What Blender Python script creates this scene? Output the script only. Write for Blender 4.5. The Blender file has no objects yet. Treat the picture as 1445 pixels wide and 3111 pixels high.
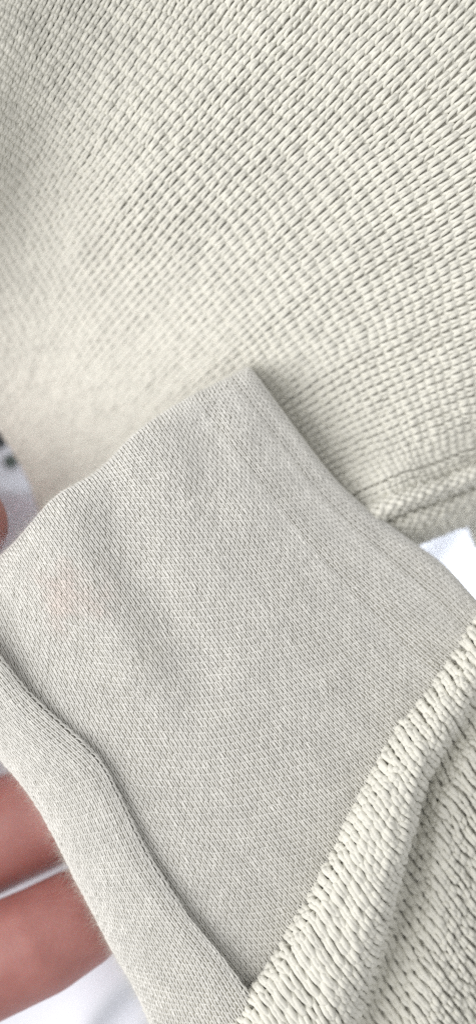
import bpy, math, random
import numpy as np

random.seed(7)
rng = np.random.default_rng(7)
scene = bpy.context.scene
col = scene.collection

# ------------------------------------------------------------------ camera
D = 0.18                      # camera height above the focus plane (m)
S = 0.075 / 1445.0            # metres per photo pixel on the focus plane
cam_data = bpy.data.cameras.new("camera")
cam = bpy.data.objects.new("camera", cam_data)
col.objects.link(cam)
cam.location = (0, 0, D)
cam_data.sensor_fit = 'HORIZONTAL'
cam_data.sensor_width = 36
cam_data.lens = 36 * D / 0.075
cam_data.clip_start = 0.005
cam_data.clip_end = 20
cam_data.dof.use_dof = True
cam_data.dof.focus_distance = D - 0.0005
cam_data.dof.aperture_fstop = 11.5
scene.camera = cam

# ------------------------------------------------------------------ light
world = bpy.data.worlds.new("World")
scene.world = world
world.use_nodes = True
bg = world.node_tree.nodes["Background"]
bg.inputs[0].default_value = (1.0, 0.992, 0.975, 1)
bg.inputs[1].default_value = 0.60


def area(name, loc, target, size, power, color):
    ld = bpy.data.lights.new(name, 'AREA')
    ld.shape = 'RECTANGLE'
    ld.size, ld.size_y = size
    ld.energy = power
    ld.color = color
    o = bpy.data.objects.new(name, ld)
    col.objects.link(o)
    o.location = loc
    from mathutils import Vector
    o.rotation_euler = (Vector(target) - Vector(loc)).to_track_quat('-Z', 'Y').to_euler()
    return o


area("window_light", (-0.74, -0.06, 0.60), (0, 0, 0), (0.8, 0.9), 9.6, (1.0, 0.98, 0.945))
# unseen added spot that brightens the bed beyond the garment's right side
sd = bpy.data.lights.new("added_sheet_spot", 'SPOT')
sd.energy = 120
sd.color = (.93, .97, 1.0)
sd.spot_size = math.radians(4.8)
sd.spot_blend = .35
sd.shadow_soft_size = .01
so = bpy.data.objects.new("added_sheet_spot", sd)
col.objects.link(so)
so.location = (.55, .02, .022)
from mathutils import Vector
so.rotation_euler = (Vector((.050, -.010, -.060)) - so.location).to_track_quat('-Z', 'Y').to_euler()

scene.view_settings.view_transform = 'Standard'
scene.view_settings.look = 'None'
scene.view_settings.exposure = 0.07
scene.view_settings.gamma = 1.0
scene.view_settings.use_curve_mapping = False
scene.cycles.use_denoising = False
scene.cycles.diffuse_bounces = 5
scene.cycles.max_bounces = 10
scene.cycles.sample_clamp_indirect = 4


# ------------------------------------------------------------------ helpers
def W(px, py, zmm):
    """photo pixel + height (mm above focus plane) -> point in the place"""
    z = zmm * 0.001
    k = S * (D - z) / D
    return np.array([(px - 722.5) * k, -(py - 1555.5) * k, z])


def grid_from_px(rows):
    return np.array([[W(*p) for p in r] for r in rows])


def _pad(c, axis):
    a = np.take(c, [0], axis) * 2 - np.take(c, [1], axis)
    b = np.take(c, [-1], axis) * 2 - np.take(c, [-2], axis)
    return np.concatenate([a, c, b], axis)


def _w(t):
    t2, t3 = t * t, t * t * t
    return (-.5 * t3 + t2 - .5 * t, 1.5 * t3 - 2.5 * t2 + 1, -1.5 * t3 + 2 * t2 + .5 * t, .5 * t3 - .5 * t2)


class Surf:
    """Catmull-Rom patch through control points ctrl[v][u]; a runs along v, b along u, in metres of mean arc."""

    def __init__(self, ctrl, bump=None):
        self.c = _pad(_pad(ctrl, 0), 1)
        self.nv, self.nu = ctrl.shape[:2]
        lv = np.linalg.norm(np.diff(ctrl, axis=0), axis=2).mean(1)
        lu = np.linalg.norm(np.diff(ctrl, axis=1), axis=2).mean(0)
        self.sv = np.concatenate([[0], np.cumsum(lv)])
        self.su = np.concatenate([[0], np.cumsum(lu)])
        self.bump = bump

    def _eval(self, a, b):
        a = np.interp(a, self.sv, np.arange(self.nv))
        b = np.interp(b, self.su, np.arange(self.nu))
        ia = np.clip(a.astype(int), 0, self.nv - 2)
        ib = np.clip(b.astype(int), 0, self.nu - 2)
        wa, wb = _w(a - ia), _w(b - ib)
        p = np.zeros(a.shape + (3,))
        for i in range(4):
            for j in range(4):
                p += (wa[i] * wb[j])[..., None] * self.c[ia + i, ib + j]
        return p

    def __call__(self, a, b):
        e = 0.0006
        p = self._eval(a, b)
        pa = self._eval(np.clip(a + e, 0, self.sv[-1]), b) - self._eval(np.clip(a - e, 0, self.sv[-1]), b)
        pb = self._eval(a, np.clip(b + e, 0, self.su[-1])) - self._eval(a, np.clip(b - e, 0, self.su[-1]))
        n = np.cross(pa, pb)
        n /= np.linalg.norm(n, axis=-1, keepdims=True) + 1e-12
        n *= self.sign
        if self.bump is not None:
            p = p + n * self.bump(p)[..., None]
        return p, n

    sign = 1.0

    def orient(self):
        self.sign = 1.0
        _, n = self(np.array([self.sv[-1] * .5]), np.array([self.su[-1] * .5]))
        if n[0, 2] < 0:
            self.sign = -1.0
        return self


def vnoise(seed, freq):
    """cheap smooth 1-D/2-D noise: a sum of random sines"""
    r = np.random.default_rng(seed)
    k = r.normal(0, freq, (10, 3))
    ph = r.uniform(0, 6.28, 10)
    return lambda p: np.sin(p @ k.T + ph).sum(-1) / 3.2


def mesh_from(name, verts, quads, mat, parent=None, smooth=True):
    me = bpy.data.meshes.new(name)
    nv, nq = len(verts), len(quads)
    me.vertices.add(nv)
    me.vertices.foreach_set("co", np.asarray(verts, np.float32).ravel())
    me.loops.add(nq * 4)
    me.loops.foreach_set("vertex_index", np.asarray(quads, np.int32).ravel())
    me.polygons.add(nq)
    me.polygons.foreach_set("loop_start", np.arange(0, nq * 4, 4, dtype=np.int32))
    me.polygons.foreach_set("loop_total", np.full(nq, 4, np.int32))
    if smooth:
        me.polygons.foreach_set("use_smooth", np.ones(nq, bool))
    me.update(calc_edges=True)
    me.materials.append(mat)
    o = bpy.data.objects.new(name, me)
    col.objects.link(o)
    if parent is not None:
        o.parent = parent
    return o


def sheet_mesh(name, surf, na, nb, offset, mat, parent, thick=None):
    a = np.linspace(0, surf.sv[-1], na)
    b = np.linspace(0, surf.su[-1], nb)
    A, B = np.meshgrid(a, b, indexing='ij')
    p, n = surf(A, B)
    v = (p + n * offset).reshape(-1, 3)
    idx = np.arange(na * nb).reshape(na, nb)
    q = np.stack([idx[:-1, :-1], idx[1:, :-1], idx[1:, 1:], idx[:-1, 1:]], -1).reshape(-1, 4)
    if surf.sign > 0:
        q = q[:, ::-1]
    return mesh_from(name, v, q, mat, parent)


def tube(P, N, rad, m):
    T = np.gradient(P, axis=0)
    T /= np.linalg.norm(T, axis=1, keepdims=True) + 1e-12
    B = np.cross(T, N)
    B /= np.linalg.norm(B, axis=1, keepdims=True) + 1e-12
    N2 = np.cross(B, T)
    th = np.arange(m) * 2 * np.pi / m
    ring = P[:, None, :] + rad[:, None, None] * (np.cos(th)[None, :, None] * B[:, None, :] + np.sin(th)[None, :, None] * N2[:, None, :])
    n = len(P)
    idx = np.arange(n * m).reshape(n, m)
    nx = np.roll(idx, -1, axis=1)
    q = np.stack([idx[:-1], nx[:-1], nx[1:], idx[1:]], -1).reshape(-1, 4)
    return ring.reshape(-1, 3), q


def fuzz(name, roots, normals, length, mat, parent, spread=0.9, radius=4e-6, npts=5):
    n = len(roots)
    hc = bpy.data.hair_curves.new(name)
    hc.add_curves([npts] * n)
    d = normals + rng.normal(0, spread, (n, 3))
    d /= np.linalg.norm(d, axis=1, keepdims=True)
    bend = rng.normal(0, 0.8, (n, 3))
    L = length * rng.gamma(3.0, 0.33, n)
    t = np.linspace(0, 1, npts)
    pos = roots[:, None, :] + L[:, None, None] * (t[None, :, None] * d[:, None, :] + (t ** 2)[None, :, None] * bend[:, None, :] * .5)
    pos += rng.normal(0, 0.04, pos.shape) * L[:, None, None] * t[None, :, None]
    hc.position_data.foreach_set("vector", pos.astype(np.float32).ravel())
    at = hc.attributes.get("radius") or hc.attributes.new("radius", 'FLOAT', 'POINT')
    rr = np.tile(radius * (1 - .7 * t), n)
    at.data.foreach_set("value", rr.astype(np.float32))
    hc.materials.append(mat)
    o = bpy.data.objects.new(name, hc)
    col.objects.link(o)
    o.parent = parent
    o["kind"] = "stuff"
    return o


def knit(part, surf, w, h, rad, face, mat, along='u', npts=14, sides=6, amp=.78, depth=.30, lean=.0,
         jit=.05, wob=.10, row_name='yarn_row', fuzz_n=0, fuzz_len=.0012, fuzz_mat=None, seed=1, lat=.13,
         shear=0., pillow_row=0., pillow_wale=0., pinch=0., stag=0., relief=None):
    """courses of yarn, one object each. along: the parametric direction of a course.
    face 'knit' puts the legs in front, 'purl' the heads. shear slants the courses across the patch;
    pillow_row / pillow_wale sink a groove between courses / between wales."""
    r = np.random.default_rng(seed)
    Lc = surf.su[-1] if along == 'u' else surf.sv[-1]      # length of a course
    Lw = surf.sv[-1] if along == 'u' else surf.su[-1]      # length across courses
    ns = int(round(Lc / w))
    w = Lc / ns
    y_lo, y_hi = min(0, -shear * Lc), max(Lw, Lw - shear * Lc)
    nr = int(round((y_hi - y_lo) / h))
    h = (y_hi - y_lo) / nr
    off_s = r.normal(0, jit, (nr + 2, ns + 2, 2))
    lz = r.normal(0, jit * 1.2, (nr + 2, ns + 2))
    wale_off = r.normal(0, stag, ns + 2)
    off_s[:, :, 1] += wale_off[None, :]
    roots, norms = [], []
    big1, big2 = vnoise(seed + 50, 350.), vnoise(seed + 51, 350.)
    for k in range(nr):
        t = np.linspace(0, 2 * np.pi * ns, ns * npts + 1)
        i = np.clip((t / (2 * np.pi)).astype(int), 0, ns)
        fr = t / (2 * np.pi) - i
        sm = fr * fr * (3 - 2 * fr)
        j = [off_s[k, i, c] * (1 - sm) + off_s[k, i + 1, c] * sm for c in (0, 1)]
        jz = lz[k, i] * (1 - sm) + lz[k, i + 1] * sm
        x = t / (2 * np.pi) * w + lat * w * np.sin(2 * t) + pinch * w * np.sin(t)
        yl = -amp * h * np.cos(t) + lean * h * np.sin(t)
        z = np.cos(2 * t) * depth * w * (1 if face == 'purl' else -1) + jz * w
        z = z - pillow_row * w * np.cos(2 * np.pi * (yl / h + .5)) - pillow_wale * w * np.cos(2 * np.pi * x / w)
        x = x + j[0] * w
        y = y_lo + (k + .5) * h + yl + j[1] * h
        pr = np.stack([x, y, np.zeros_like(x)], 1)
        x = np.clip(x + wob * w * big1(pr), 0, Lc)
        y = y + wob * h * big2(pr) + shear * x
        keep = (y >= 0) & (y <= Lw)
        rr = rad * (1 + .12 * np.sin(t * .37 + r.uniform(0, 6)) * np.sin(t * .13 + k) + r.normal(0, .07, len(t)))
        if not shear:
            y = np.clip(y, 0, Lw)
            keep[:] = True
        edges = np.flatnonzero(np.diff(np.concatenate([[0], keep.astype(int), [0]])))
        V, Q, nv = [], [], 0
        for s0, s1 in zip(edges[::2], edges[1::2]):
            if s1 - s0 < 4:
                continue
            P, N = surf(y[s0:s1], x[s0:s1]) if along == 'u' else surf(x[s0:s1], y[s0:s1])
            rs = rr[s0:s1]
            zs = z[s0:s1]
            if relief is not None:
                f = relief(x[s0:s1], y[s0:s1])
                zs, rs = zs * (.22 + .78 * f), rs * (1.22 - .22 * f)
            P = P + N * zs[:, None]
            v, q = tube(P, N, rs, sides)
            V.append(v)
            Q.append(q + nv)
            nv += len(v)
            if fuzz_n:
                sel = r.integers(0, len(P), max(1, int(fuzz_n / nr * (s1 - s0) / len(t))))
                roots.append(P[sel] + N[sel] * rad * .5)
                norms.append(N[sel])
        if V:
            mesh_from(row_name, np.concatenate(V), np.concatenate(Q), mat, part)
    if fuzz_n:
        fuzz("fuzz", np.concatenate(roots), np.concatenate(norms), fuzz_len, fuzz_mat, part)


def part_empty(name, parent, label=None):
    o = bpy.data.objects.new(name, None)
    col.objects.link(o)
    o.parent = parent
    o.empty_display_size = .005
    if label:
        o["label"] = label
    return o


# ------------------------------------------------------------------ materials
def yarn_mat(name, base, stain=False, sheen=.25, var=.10, bump=.35, scale=2600., trans=.08):
    m = bpy.data.materials.new(name)
    m.use_nodes = True
    nt = m.node_tree
    N, L = nt.nodes, nt.links
    b = N["Principled BSDF"]
    b.inputs["Roughness"].default_value = .95
    b.inputs["Specular IOR Level"].default_value = .12
    b.inputs["Sheen Weight"].default_value = sheen
    b.inputs["Sheen Roughness"].default_value = .6
    geo = N.new("ShaderNodeNewGeometry")
    n1 = N.new("ShaderNodeTexNoise")
    n1.inputs["Scale"].default_value = scale
    n1.inputs["Detail"].default_value = 3
    n2 = N.new("ShaderNodeTexNoise")
    n2.inputs["Scale"].default_value = 260
    n2.inputs["Detail"].default_value = 4
    for n in (n1, n2):
        L.new(geo.outputs["Position"], n.inputs["Vector"])
    mr = N.new("ShaderNodeMapRange")
    mr.inputs["From Min"].default_value = .3
    mr.inputs["From Max"].default_value = .7
    mr.inputs["To Min"].default_value = 1 - var
    mr.inputs["To Max"].default_value = 1 + var
    add = N.new("ShaderNodeMath")
    add.operation = 'MULTIPLY_ADD'
    add.inputs[1].default_value = .45
    L.new(n1.outputs["Fac"], add.inputs[0])
    mul = N.new("ShaderNodeMath")
    mul.operation = 'MULTIPLY'
    mul.inputs[1].default_value = .55
    L.new(n2.outputs["Fac"], mul.inputs[0])
    L.new(mul.outputs[0], add.inputs[2])
    L.new(add.outputs[0], mr.inputs["Value"])
    vm = N.new("ShaderNodeVectorMath")
    vm.operation = 'SCALE'
    vm.inputs[0].default_value = base
    L.new(mr.outputs[0], vm.inputs["Scale"])
    out = vm.outputs[0]
    if stain:  # pink stain, and crease shade painted as grey patches
        for (px, py, z, rad, colr, amt) in STAINS_AND_SHADE:
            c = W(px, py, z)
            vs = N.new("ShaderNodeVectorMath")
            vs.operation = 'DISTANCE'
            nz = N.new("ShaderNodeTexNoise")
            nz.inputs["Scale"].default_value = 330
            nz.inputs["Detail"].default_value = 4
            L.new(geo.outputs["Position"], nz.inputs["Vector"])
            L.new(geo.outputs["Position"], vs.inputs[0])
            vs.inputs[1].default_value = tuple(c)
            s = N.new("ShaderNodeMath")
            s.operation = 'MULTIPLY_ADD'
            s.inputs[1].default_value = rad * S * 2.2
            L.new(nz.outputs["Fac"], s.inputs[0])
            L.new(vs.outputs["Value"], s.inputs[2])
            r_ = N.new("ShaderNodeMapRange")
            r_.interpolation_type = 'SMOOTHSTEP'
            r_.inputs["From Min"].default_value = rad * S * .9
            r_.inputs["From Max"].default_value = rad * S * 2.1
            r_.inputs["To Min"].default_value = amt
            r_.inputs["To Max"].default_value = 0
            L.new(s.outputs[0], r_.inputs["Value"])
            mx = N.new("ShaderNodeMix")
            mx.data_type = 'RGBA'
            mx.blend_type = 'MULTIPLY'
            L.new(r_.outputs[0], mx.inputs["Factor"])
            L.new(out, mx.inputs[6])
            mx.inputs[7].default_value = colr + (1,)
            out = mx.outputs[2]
    L.new(out, b.inputs["Base Color"])
    bp = N.new("ShaderNodeBump")
    bp.inputs["Strength"].default_value = bump
    bp.inputs["Distance"].default_value = .0003
    L.new(n1.outputs["Fac"], bp.inputs["Height"])
    L.new(bp.outputs[0], b.inputs["Normal"])
    tr = N.new("ShaderNodeBsdfTranslucent")
    L.new(out, tr.inputs["Color"])
    mixs = N.new("ShaderNodeMixShader")
    mixs.inputs[0].default_value = trans
    L.new(b.outputs[0], mixs.inputs[1])
    L.new(tr.outputs[0], mixs.inputs[2])
    L.new(mixs.outputs[0], N["Material Output"].inputs["Surface"])
    return m


STAINS_AND_SHADE = [(215, 1815, 0, 150, (1.0, .88, .86), .62),
          (440, 1960, 0, 95, (.86, .86, .83), .6),  # grey shade of the crease, painted into the colour
          (650, 1330, -2, 70, (.9, .9, .88), .6)]  # shading below the top corner, painted in
CREAM = (.795, .785, .722)
M_coarse = yarn_mat("cream_wool", CREAM)
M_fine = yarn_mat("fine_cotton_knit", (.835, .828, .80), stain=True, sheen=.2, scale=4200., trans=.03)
M_back = yarn_mat("gap_shade_backing", (.60, .585, .53), sheen=0, bump=.2, trans=0)  # added sheet under the yarn, darkened to stand in for shade between stitches
M_hair = bpy.data.materials.new("wool_fibre")
M_hair.use_nodes = True
hb = M_hair.node_tree.nodes["Principled BSDF"]
hb.inputs["Base Color"].default_value = (.74, .73, .67, 1)
hb.inputs["Roughness"].default_value = .8

# ------------------------------------------------------------------ the bed sheet
def build_sheet():
    nx, ny = 260, 360
    X = np.linspace(-.32, .32, nx)
    Y = np.linspace(-.42, .42, ny)
    gx, gy = np.meshgrid(X, Y, indexing='ij')
    p = np.stack([gx, gy, np.zeros_like(gx)], -1)
    z = -.058 + .0016 * vnoise(3, 45.)(p) + .0008 * vnoise(4, 120.)(p)

    def ridge(x0, y0, x1, y1, hgt, wid):
        a = W(x0, y0, -58)[:2]
        b = W(x1, y1, -58)[:2]
        d = b - a
        L = np.linalg.norm(d)
        d /= L
        s = (gx - a[0]) * d[0] + (gy - a[1]) * d[1]
        t = -(gx - a[0]) * d[1] + (gy - a[1]) * d[0] + .0015 * np.sin(s * 160)
        fall = np.clip(1 - np.maximum(0, np.maximum(-s, s - L)) / .02, 0, 1)
        fall = fall * fall * (3 - 2 * fall)
        return hgt * np.exp(-(t / wid) ** 2) * fall
    z = z + ridge(420, 2900, 150, 3250, .005, .0035) + ridge(470, 3050, 330, 3250, .003, .003)
    z = z + ridge(-60, 1460, 160, 1500, .009, .003) + ridge(-80, 1570, 170, 1600, .006, .004)
    z = z + ridge(-100, 1340, 130, 1390, .005, .004)
    idx = np.arange(nx * ny).reshape(nx, ny)
    q = np.stack([idx[:-1, :-1], idx[1:, :-1], idx[1:, 1:], idx[:-1, 1:]], -1).reshape(-1, 4)
    m = bpy.data.materials.new("white_cotton_sheet")
    m.use_nodes = True
    nt = m.node_tree
    N, L = nt.nodes, nt.links
    b = N["Principled BSDF"]
    b.inputs["Roughness"].default_value = .85
    b.inputs["Sheen Weight"].default_value = .1
    geo = N.new("ShaderNodeNewGeometry")
    out = None
    base = (.76, .785, .87)
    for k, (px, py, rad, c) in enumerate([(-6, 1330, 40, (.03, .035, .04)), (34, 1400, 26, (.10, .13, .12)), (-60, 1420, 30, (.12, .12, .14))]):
        vs = N.new("ShaderNodeVectorMath")
        vs.operation = 'DISTANCE'
        fl = N.new("ShaderNodeVectorMath")
        fl.operation = 'MULTIPLY'
        fl.inputs[1].default_value = (1, 1, 0)
        L.new(geo.outputs["Position"], fl.inputs[0])
        L.new(fl.outputs[0], vs.inputs[0])
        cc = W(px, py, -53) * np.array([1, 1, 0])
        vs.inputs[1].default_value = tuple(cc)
        nz = N.new("ShaderNodeTexNoise")
        nz.inputs["Scale"].default_value = 300
        L.new(geo.outputs["Position"], nz.inputs["Vector"])
        s = N.new("ShaderNodeMath")
        s.operation = 'MULTIPLY_ADD'
        s.inputs[1].default_value = rad * S
        L.new(nz.outputs["Fac"], s.inputs[0])
        L.new(vs.outputs["Value"], s.inputs[2])
        r_ = N.new("ShaderNodeMapRange")
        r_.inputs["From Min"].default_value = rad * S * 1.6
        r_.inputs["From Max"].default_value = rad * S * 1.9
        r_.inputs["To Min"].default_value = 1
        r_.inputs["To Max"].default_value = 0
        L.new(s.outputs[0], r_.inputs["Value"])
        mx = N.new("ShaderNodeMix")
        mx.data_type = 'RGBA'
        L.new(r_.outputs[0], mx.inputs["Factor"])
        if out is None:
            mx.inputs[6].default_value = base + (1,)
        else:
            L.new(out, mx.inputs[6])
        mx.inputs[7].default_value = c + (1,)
        out = mx.outputs[2]
    L.new(out, b.inputs["Base Color"])
    wv = N.new("ShaderNodeTexNoise")
    wv.inputs["Scale"].default_value = 1500
    L.new(geo.outputs["Position"], wv.inputs["Vector"])
    bp = N.new("ShaderNodeBump")
    bp.inputs["Strength"].default_value = .15
    bp.inputs["Distance"].default_value = .0003
    L.new(wv.outputs["Fac"], bp.inputs["Height"])
    L.new(bp.outputs[0], b.inputs["Normal"])
    o = mesh_from("bed_sheet", np.stack([gx, gy, z], -1).reshape(-1, 3), q, m)
    o["kind"] = "structure"
    o["label"] = "white wrinkled bed sheet lying under the knitted garment"
    o["category"] = "bed sheet"


build_sheet()

# ------------------------------------------------------------------ the garment
sweater = bpy.data.objects.new("knit_sweater", None)
col.objects.link(sweater)
sweater["label"] = "cream knitted sweater held open to show its fine-knit inner facing"
sweater["category"] = "sweater"

# --- upper body panel: coarse purl knit fanning from steep to nearly level courses
up = [
    [(-420, 350, 6), (-330, 150, 9), (-250, -50, 11), (-180, -250, 11), (-120, -450, 11)],
    [(-250, 800, -8), (-130, 450, 2), (-30, 130, 4.5), (60, -120, 4.5), (140, -350, 4)],
    [(-150, 1050, -23), (50, 620, -12), (200, 330, -5), (380, 40, -3), (560, -250, -2)],
    [(-30, 1260, -31), (200, 850, -19), (430, 540, -7), (680, 250, -3), (1000, -100, 0)],
    [(70, 1420, -34), (350, 1080, -22), (640, 760, -10), (950, 450, -4), (1350, 60, 2)],
    [(170, 1640, -34), (500, 1260, -22), (800, 980, -12), (1130, 720, -6), (1600, 400, 1)],
    [(350, 1720, -32), (620, 1390, -22), (930, 1160, -14), (1230, 990, -9), (1650, 770, -5)],
    [(450, 1760, -28), (760, 1490, -20), (1040, 1340, -15), (1300, 1220, -11), (1680, 1060, -9)],
    [(540, 1800, -26), (870, 1600, -20), (1130, 1470, -12), (1340, 1390, -14), (1680, 1260, -19)],
    [(590, 1830, -26), (900, 1660, -20), (1150, 1530, -12), (1360, 1450, -16), (1690, 1320, -23)],
]
upper = part_empty("upper_panel", sweater, "coarse cream body panel with slanting rows of stitches")
up = [r + [tuple(2 * b - a for a, b in zip(r[-2], r[-1]))[:2] + (r[-1][2],)] for r in up]
su = Surf(grid_from_px(up)).orient()
sheet_mesh("added_backing", su, 90, 60, -.00035, M_back, upper)


def worn_smooth(xv, yu):
    """the cloth is stretched and matted flat towards its left edge"""
    f = np.clip((yu / su.su[-1] - .04) / .34 + .25 * np.sin(xv * 60), 0, 1)
    return f * f * (3 - 2 * f)


knit(upper, su, 26 * S, 30 * S, 6.7 * S, 'knit', M_coarse, 'v', 12, 5, amp=.70, depth=.18, seed=11, jit=.065, pillow_wale=.09, stag=.06,
     pillow_row=.12, pinch=.07, lat=.05, lean=.10, relief=worn_smooth, fuzz_n=45000, fuzz_len=.0009, fuzz_mat=M_hair)

# --- hem band: two thick rounded welts at the lower right of the panel
hem = [
    [(600, 1820, -22), (905, 1650, -17), (1140, 1520, -12), (1360, 1440, -16), (1690, 1310, -23)],
    [(610, 1850, -20), (925, 1680, -15), (1155, 1548, -9.5), (1375, 1465, -13), (1695, 1335, -20)],
    [(630, 1875, -21), (940, 1705, -16), (1172, 1568, -11), (1385, 1485, -15), (1700, 1350, -22)],
    [(640, 1890, -24), (950, 1722, -19), (1180, 1580, -14.5), (1392, 1497, -19), (1704, 1362, -26)],
    [(650, 1905, -22), (965, 1740, -17), (1195, 1597, -12.5), (1405, 1512, -17), (1708, 1378, -24)],
    [(680, 1940, -24), (990, 1770, -19), (1225, 1630, -14.5), (1430, 1543, -19), (1712, 1408, -26)],
    [(700, 1965, -28), (1010, 1795, -23), (1248, 1660, -19), (1450, 1570, -23), (1716, 1432, -30)],
    [(690, 1960, -34), (1000, 1785, -29), (1240, 1645, -25), (1440, 1555, -29), (1712, 1420, -36)],
]
hemp = part_empty("hem_band", sweater, "thick two-welt hem along the lower edge of the body panel")
sh = Surf(grid_from_px(hem)).orient()
sheet_mesh("added_backing", sh, 60, 50, -.0004, M_back, hemp)
knit(hemp, sh, 40 * S, 29 * S, 9.6 * S, 'purl', M_coarse, 'u', 16, 6, amp=.82, depth=.12, seed=21, pillow_row=.08, lat=.05,
     fuzz_n=2500, fuzz_len=.0011, fuzz_mat=M_hair)

# --- the far hem layer just showing at the right margin
bk = [[(1405, 1500, -34), (1500, 1470, -34), (1650, 1420, -36)],
      [(1415, 1580, -34), (1510, 1560, -35), (1660, 1520, -38)],
      [(1432, 1640, -36), (1530, 1640, -37), (1670, 1620, -40)],
      [(1440, 1660, -40), (1535, 1670, -42), (1675, 1650, -44)]]
bkp = part_empty("back_hem", sweater, "shaded grey corner of the far hem layer")
sb = Surf(grid_from_px(bk)).orient()
sheet_mesh("added_backing", sb, 16, 16, -.0004, M_back, bkp)
knit(bkp, sb, 34 * S, 28 * S, 9.4 * S, 'knit', M_coarse, 'u', 14, 6, seed=25, fuzz_n=800, fuzz_mat=M_hair)

# --- fine jersey facing: the diamond in the middle
je = [
    [(765, 1135, -19), (790, 1160, -18), (905, 1305, -18), (1060, 1490, -18), (1220, 1625, -18), (1360, 1740, -17), (1470, 1870, -16)],
    [(752, 1112, -14), (772, 1140, -8.5), (895, 1295, -8.5), (1048, 1480, -9), (1210, 1617, -9.5), (1350, 1730, -9), (1468, 1860, -9)],
    [(692, 1140, -12), (712, 1169, -5.9), (848, 1342, -5.7), (1007, 1538, -6.1), (1170, 1692, -6.6), (1317, 1821, -6.9), (1448, 1951, -7.2)],
    [(580, 1192, -10), (600, 1222, -4), (760, 1430, -3), (930, 1645, -3.5), (1095, 1830, -4.5), (1255, 1990, -5), (1410, 2120, -6)],
    [(415, 1312, -8), (440, 1340, -2), (610, 1570, -.5), (790, 1820, -1), (960, 2040, -2), (1115, 2215, -3.5), (1270, 2380, -5)],
    [(245, 1475, -7), (270, 1505, -.5), (450, 1755, .2), (640, 2030, .2), (810, 2260, -.5), (975, 2465, -2), (1130, 2640, -4.5)],
    [(85, 1622, -7), (110, 1650, -.5), (290, 1935, .6), (480, 2220, .4), (650, 2480, 0), (805, 2685, -1.5), (960, 2860, -4)],
    [(-48, 1742, -11), (-20, 1775, -3.4), (130, 2060, -.8), (310, 2370, -.5), (480, 2620, -.6), (645, 2845, -1.8), (810, 3050, -4)],
    [(-170, 1865, -14), (-140, 1900, -5.5), (10, 2180, -2.4), (170, 2460, -2.5), (330, 2730, -2.5), (515, 2960, -3), (690, 3170, -5)],
]
jer = part_empty("fine_knit_facing", sweater, "grey-shaded fine jersey facing with a faint pink stain")
hump = vnoise(91, 130.)


def ridge3(p, x0, y0, x1, y1, hgt, wid):
    """a soft crease in the cloth along a line"""
    a, b = W(x0, y0, 0)[:2], W(x1, y1, 0)[:2]
    d = b - a
    L = np.linalg.norm(d)
    d = d / L
    q = p[..., :2] - a
    sa = q @ d
    ta = q[..., 0] * -d[1] + q[..., 1] * d[0] + .0012 * np.sin(sa * 150)
    f = np.clip(1 - np.maximum(0, np.maximum(-sa, sa - L)) / .012, 0, 1)
    return hgt * np.exp(-(ta / (wid * S)) ** 2) * f * f * (3 - 2 * f)


def jersey_bump(p):
    return (.0005 * hump(p) + ridge3(p, 190, 1560, 400, 1990, .0013, 110) - ridge3(p, 330, 1520, 560, 2040, .0009, 90)
            + ridge3(p, 500, 1420, 700, 1500, .0006, 90) - ridge3(p, 620, 1260, 680, 1560, .0007, 80))


sj = Surf(grid_from_px(je), bump=jersey_bump).orient()
sheet_mesh("added_backing", sj, 90, 90, -.00042, M_back, jer)
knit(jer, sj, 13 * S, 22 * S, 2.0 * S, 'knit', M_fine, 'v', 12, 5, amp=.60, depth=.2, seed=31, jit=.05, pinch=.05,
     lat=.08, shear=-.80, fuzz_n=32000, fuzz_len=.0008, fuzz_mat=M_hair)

# --- folded band of the same jersey lying over the facing at the left
Rr = [(-130, 1850), (0, 1998), (85, 2110), (190, 2205), (278, 2282), (330, 2350), (375, 2440), (447, 2583), (567, 2765), (676, 2897), (765, 3025), (850, 3150)]
Lr = [(-190, 2130), (-70, 2230), (0, 2296), (75, 2385), (135, 2475), (180, 2560), (218, 2640), (270, 2750), (335, 2885), (400, 2990), (465, 3110), (530, 3220)]
zc_ = [0, 0, 0, .3, .8, 1.0, .8, .3, 0, -.5, -1, -2]
bd = []
for fr, z, dx in ((0, -.9, -10), (0, .2, -2), (.05, 1.0, 0), (.25, 1.5, 0), (.5, .9, 0), (.75, -.6, 0), (.93, -2.9, 0), (1.0, -5.5, 0), (1.0, -9.0, 14)):
    bd.append([(a[0] * (1 - fr) + b[0] * fr + dx, a[1] * (1 - fr) + b[1] * fr - dx * .5, z + zz) for a, b, zz in zip(Rr, Lr, zc_)])
band = part_empty("folded_band", sweater, "narrow folded jersey band with a fuzzy left edge")
sf = Surf(grid_from_px(bd), bump=lambda p: .00035 * hump(p * 1.3)).orient()
sheet_mesh("added_backing", sf, 50, 90, -.00042, M_back, band)
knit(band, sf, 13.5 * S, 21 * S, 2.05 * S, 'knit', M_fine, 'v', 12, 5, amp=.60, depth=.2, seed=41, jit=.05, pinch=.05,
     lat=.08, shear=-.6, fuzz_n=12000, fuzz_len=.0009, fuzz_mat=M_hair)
# longer fibres standing off the folded edge
bb = rng.uniform(0, sf.su[-1], 7000)
aa = sf.sv[-1] * rng.uniform(.78, .97, 7000)
pp, nn = sf(aa, bb)
fuzz("edge_fuzz", pp, nn, .0012, M_hair, band, spread=.7)
bb = rng.uniform(0, 1, 4000) * sj.sv[-1]
aa = rng.uniform(.2, 1.6, 4000) * .001
pp, nn = sj(bb, aa)
fuzz("edge_fuzz", pp, nn, .0011, M_hair, jer, spread=.6)

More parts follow.
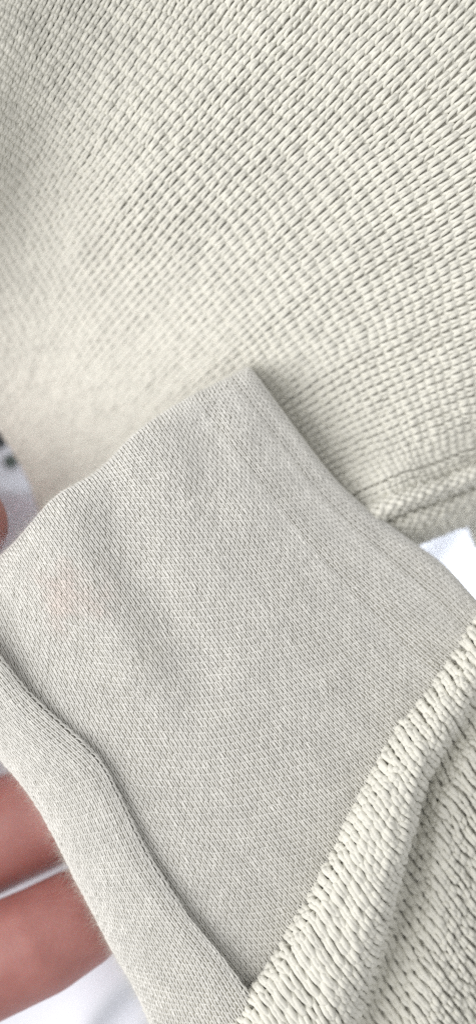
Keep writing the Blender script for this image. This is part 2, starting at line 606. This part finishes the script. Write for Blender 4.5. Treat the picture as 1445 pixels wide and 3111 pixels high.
# --- lower body: coarse knit rolling over at its edge, valley, then the body beyond
E = [(1640, 1750), (1480, 1855), (1352, 2040), (1205, 2235), (1102, 2420), (1000, 2620), (872, 2850), (765, 3020), (665, 3180), (560, 3330)]
val = [140, 140, 140, 160, 230, 290, 345, 385, 415, 440]
dep = [-2, -3, -4.5, -8.5, -11, -11.5, -12, -12, -12, -12]
zb = [-5, -3.5, -1.5, 0, 1, 1.4, 1.4, 1, .5, 0]
lo = []
for (ex, ey), v, dp, z0 in zip(E, val, dep, zb):
    row = []
    for t, z in ((10, -9), (-2, -5), (8, -1.5), (45, 1.0), (v * .42, 1.8), (v * .70, 1.9), (v * .90, dp * .10), (v * .99, dp * .75),
                 (v * 1.08, dp), (v * 1.4, dp * .85), (v * 1.8, dp * .72), (v * 1.8 + 250, dp * .72 - 4.5), (v * 1.8 + 550, dp * .72 - 13)):
        row.append((ex + .57 * t, ey + .82 * t, z + z0))
    lo.append(row)
low = part_empty("lower_panel", sweater, "chunky ribbed lower panel rolling over along its edge")
sl = Surf(grid_from_px(lo), bump=lambda p: .0004 * hump(p)).orient()
sheet_mesh("added_backing", sl, 80, 80, -.00045, M_back, low)


def open_body(xv, yu):
    """stitches stand apart on the body beyond the rolled edge"""
    f = np.clip((yu - .45 * sl.su[-1]) / (.15 * sl.su[-1]), 0, 1)
    return .9 + .75 * f * f * (3 - 2 * f)


knit(low, sl, 39 * S, 37 * S, 9.0 * S, 'knit', M_coarse, 'v', 16, 6, amp=.80, depth=.19, seed=51, jit=.08, stag=.1, pillow_wale=.15, pillow_row=.06, pinch=.07, relief=open_body, lat=.06, lean=.12,
     fuzz_n=30000, fuzz_len=.0012, fuzz_mat=M_hair)


# ------------------------------------------------------------------ the hand
def build_hand():
    m = bpy.data.materials.new("skin")
    m.use_nodes = True
    nt = m.node_tree
    N, L = nt.nodes, nt.links
    b = N["Principled BSDF"]
    b.inputs["Roughness"].default_value = .48
    b.inputs["Subsurface Weight"].default_value = .5
    b.inputs["Subsurface Radius"].default_value = (1.0, .3, .15)
    b.inputs["Subsurface Scale"].default_value = .005
    geo = N.new("ShaderNodeNewGeometry")
    n1 = N.new("ShaderNodeTexNoise")
    n1.inputs["Scale"].default_value = 120
    n1.inputs["Detail"].default_value = 5
    L.new(geo.outputs["Position"], n1.inputs["Vector"])
    cr = N.new("ShaderNodeValToRGB")
    cr.color_ramp.elements[0].position = .3
    cr.color_ramp.elements[0].color = (.33, .13, .118, 1)
    cr.color_ramp.elements[1].position = .7
    cr.color_ramp.elements[1].color = (.43, .195, .178, 1)
    L.new(n1.outputs["Fac"], cr.inputs[0])
    L.new(cr.outputs[0], b.inputs["Base Color"])
    n2 = N.new("ShaderNodeTexNoise")
    n2.inputs["Scale"].default_value = 1400
    n2.inputs["Detail"].default_value = 3
    L.new(geo.outputs["Position"], n2.inputs["Vector"])
    bp = N.new("ShaderNodeBump")
    bp.inputs["Strength"].default_value = .12
    bp.inputs["Distance"].default_value = .0004
    L.new(n2.outputs["Fac"], bp.inputs["Height"])
    L.new(bp.outputs[0], b.inputs["Normal"])
    import bmesh
    bm = bmesh.new()
    from mathutils import Matrix
    chains = [
        # index: its tip just enters the frame at the left
        [(-118, 1596, -10, 140), (-300, 1600, -12, 150), (-520, 1560, -18, 165), (-780, 1480, -26, 185)],
        # middle: tip presses the facing from behind
        [(190, 1850, -14, 135), (20, 1890, -17, 150), (-250, 1930, -20, 162), (-500, 1910, -25, 172), (-780, 1800, -29, 190)],
        # ring: dark finger behind the folded band
        [(400, 2355, -24, 138), (154, 2466, -24, 158), (-75, 2569, -24, 164), (-320, 2620, -25, 168), (-560, 2480, -28, 178), (-800, 2150, -29, 195)],
        # little finger side: rounded tip beside the band
        [(236, 2793, -14, 148), (120, 2861, -13, 160), (-100, 2960, -13, 167), (-330, 2990, -15, 168), (-580, 2780, -22, 174), (-800, 2420, -28, 190)],
        # thumb, left of the frame
        [(-430, 2060, 0, 150), (-560, 1980, -4, 165), (-760, 1900, -10, 185), (-950, 1950, -18, 210)],
        # palm and wrist
        [(-800, 1470, -27, 200), (-830, 1800, -29, 225), (-840, 2150, -29, 225), (-820, 2420, -28, 200)],
        [(-1000, 1550, -27, 230), (-1050, 1850, -29, 255), (-1050, 2150, -29, 250), (-1000, 2380, -28, 220)],
        [(-1050, 1950, -29, 270), (-1350, 1980, -30, 270), (-1700, 2050, -31, 290), (-2100, 2150, -31, 320)],
    ]
    for ch in chains:
        pts = [(W(x, y, z), r * S * (D - z * .001) / D + .0002) for x, y, z, r in ch]
        for (p0, r0), (p1, r1) in zip(pts[:-1], pts[1:]):
            n = max(2, int(np.linalg.norm(p1 - p0) / (.22 * r0)))
            for k in range(n + 1):
                f = k / n
                bmesh.ops.create_icosphere(bm, subdivisions=3, radius=r0 * (1 - f) + r1 * f,
                                           matrix=Matrix.Translation(p0 * (1 - f) + p1 * f))
    me = bpy.data.meshes.new("hand")
    bm.to_mesh(me)
    bm.free()
    me.materials.append(m)
    o = bpy.data.objects.new("hand", me)
    col.objects.link(o)
    rm = o.modifiers.new("remesh", 'REMESH')
    rm.mode = 'VOXEL'
    rm.voxel_size = .0007
    rm.use_smooth_shade = True
    s = o.modifiers.new("smooth", 'SMOOTH')
    s.factor = .5
    s.iterations = 12
    o["label"] = "reddish-brown hand gripping the folded band from behind at the left edge"
    o["category"] = "hand"


build_hand()
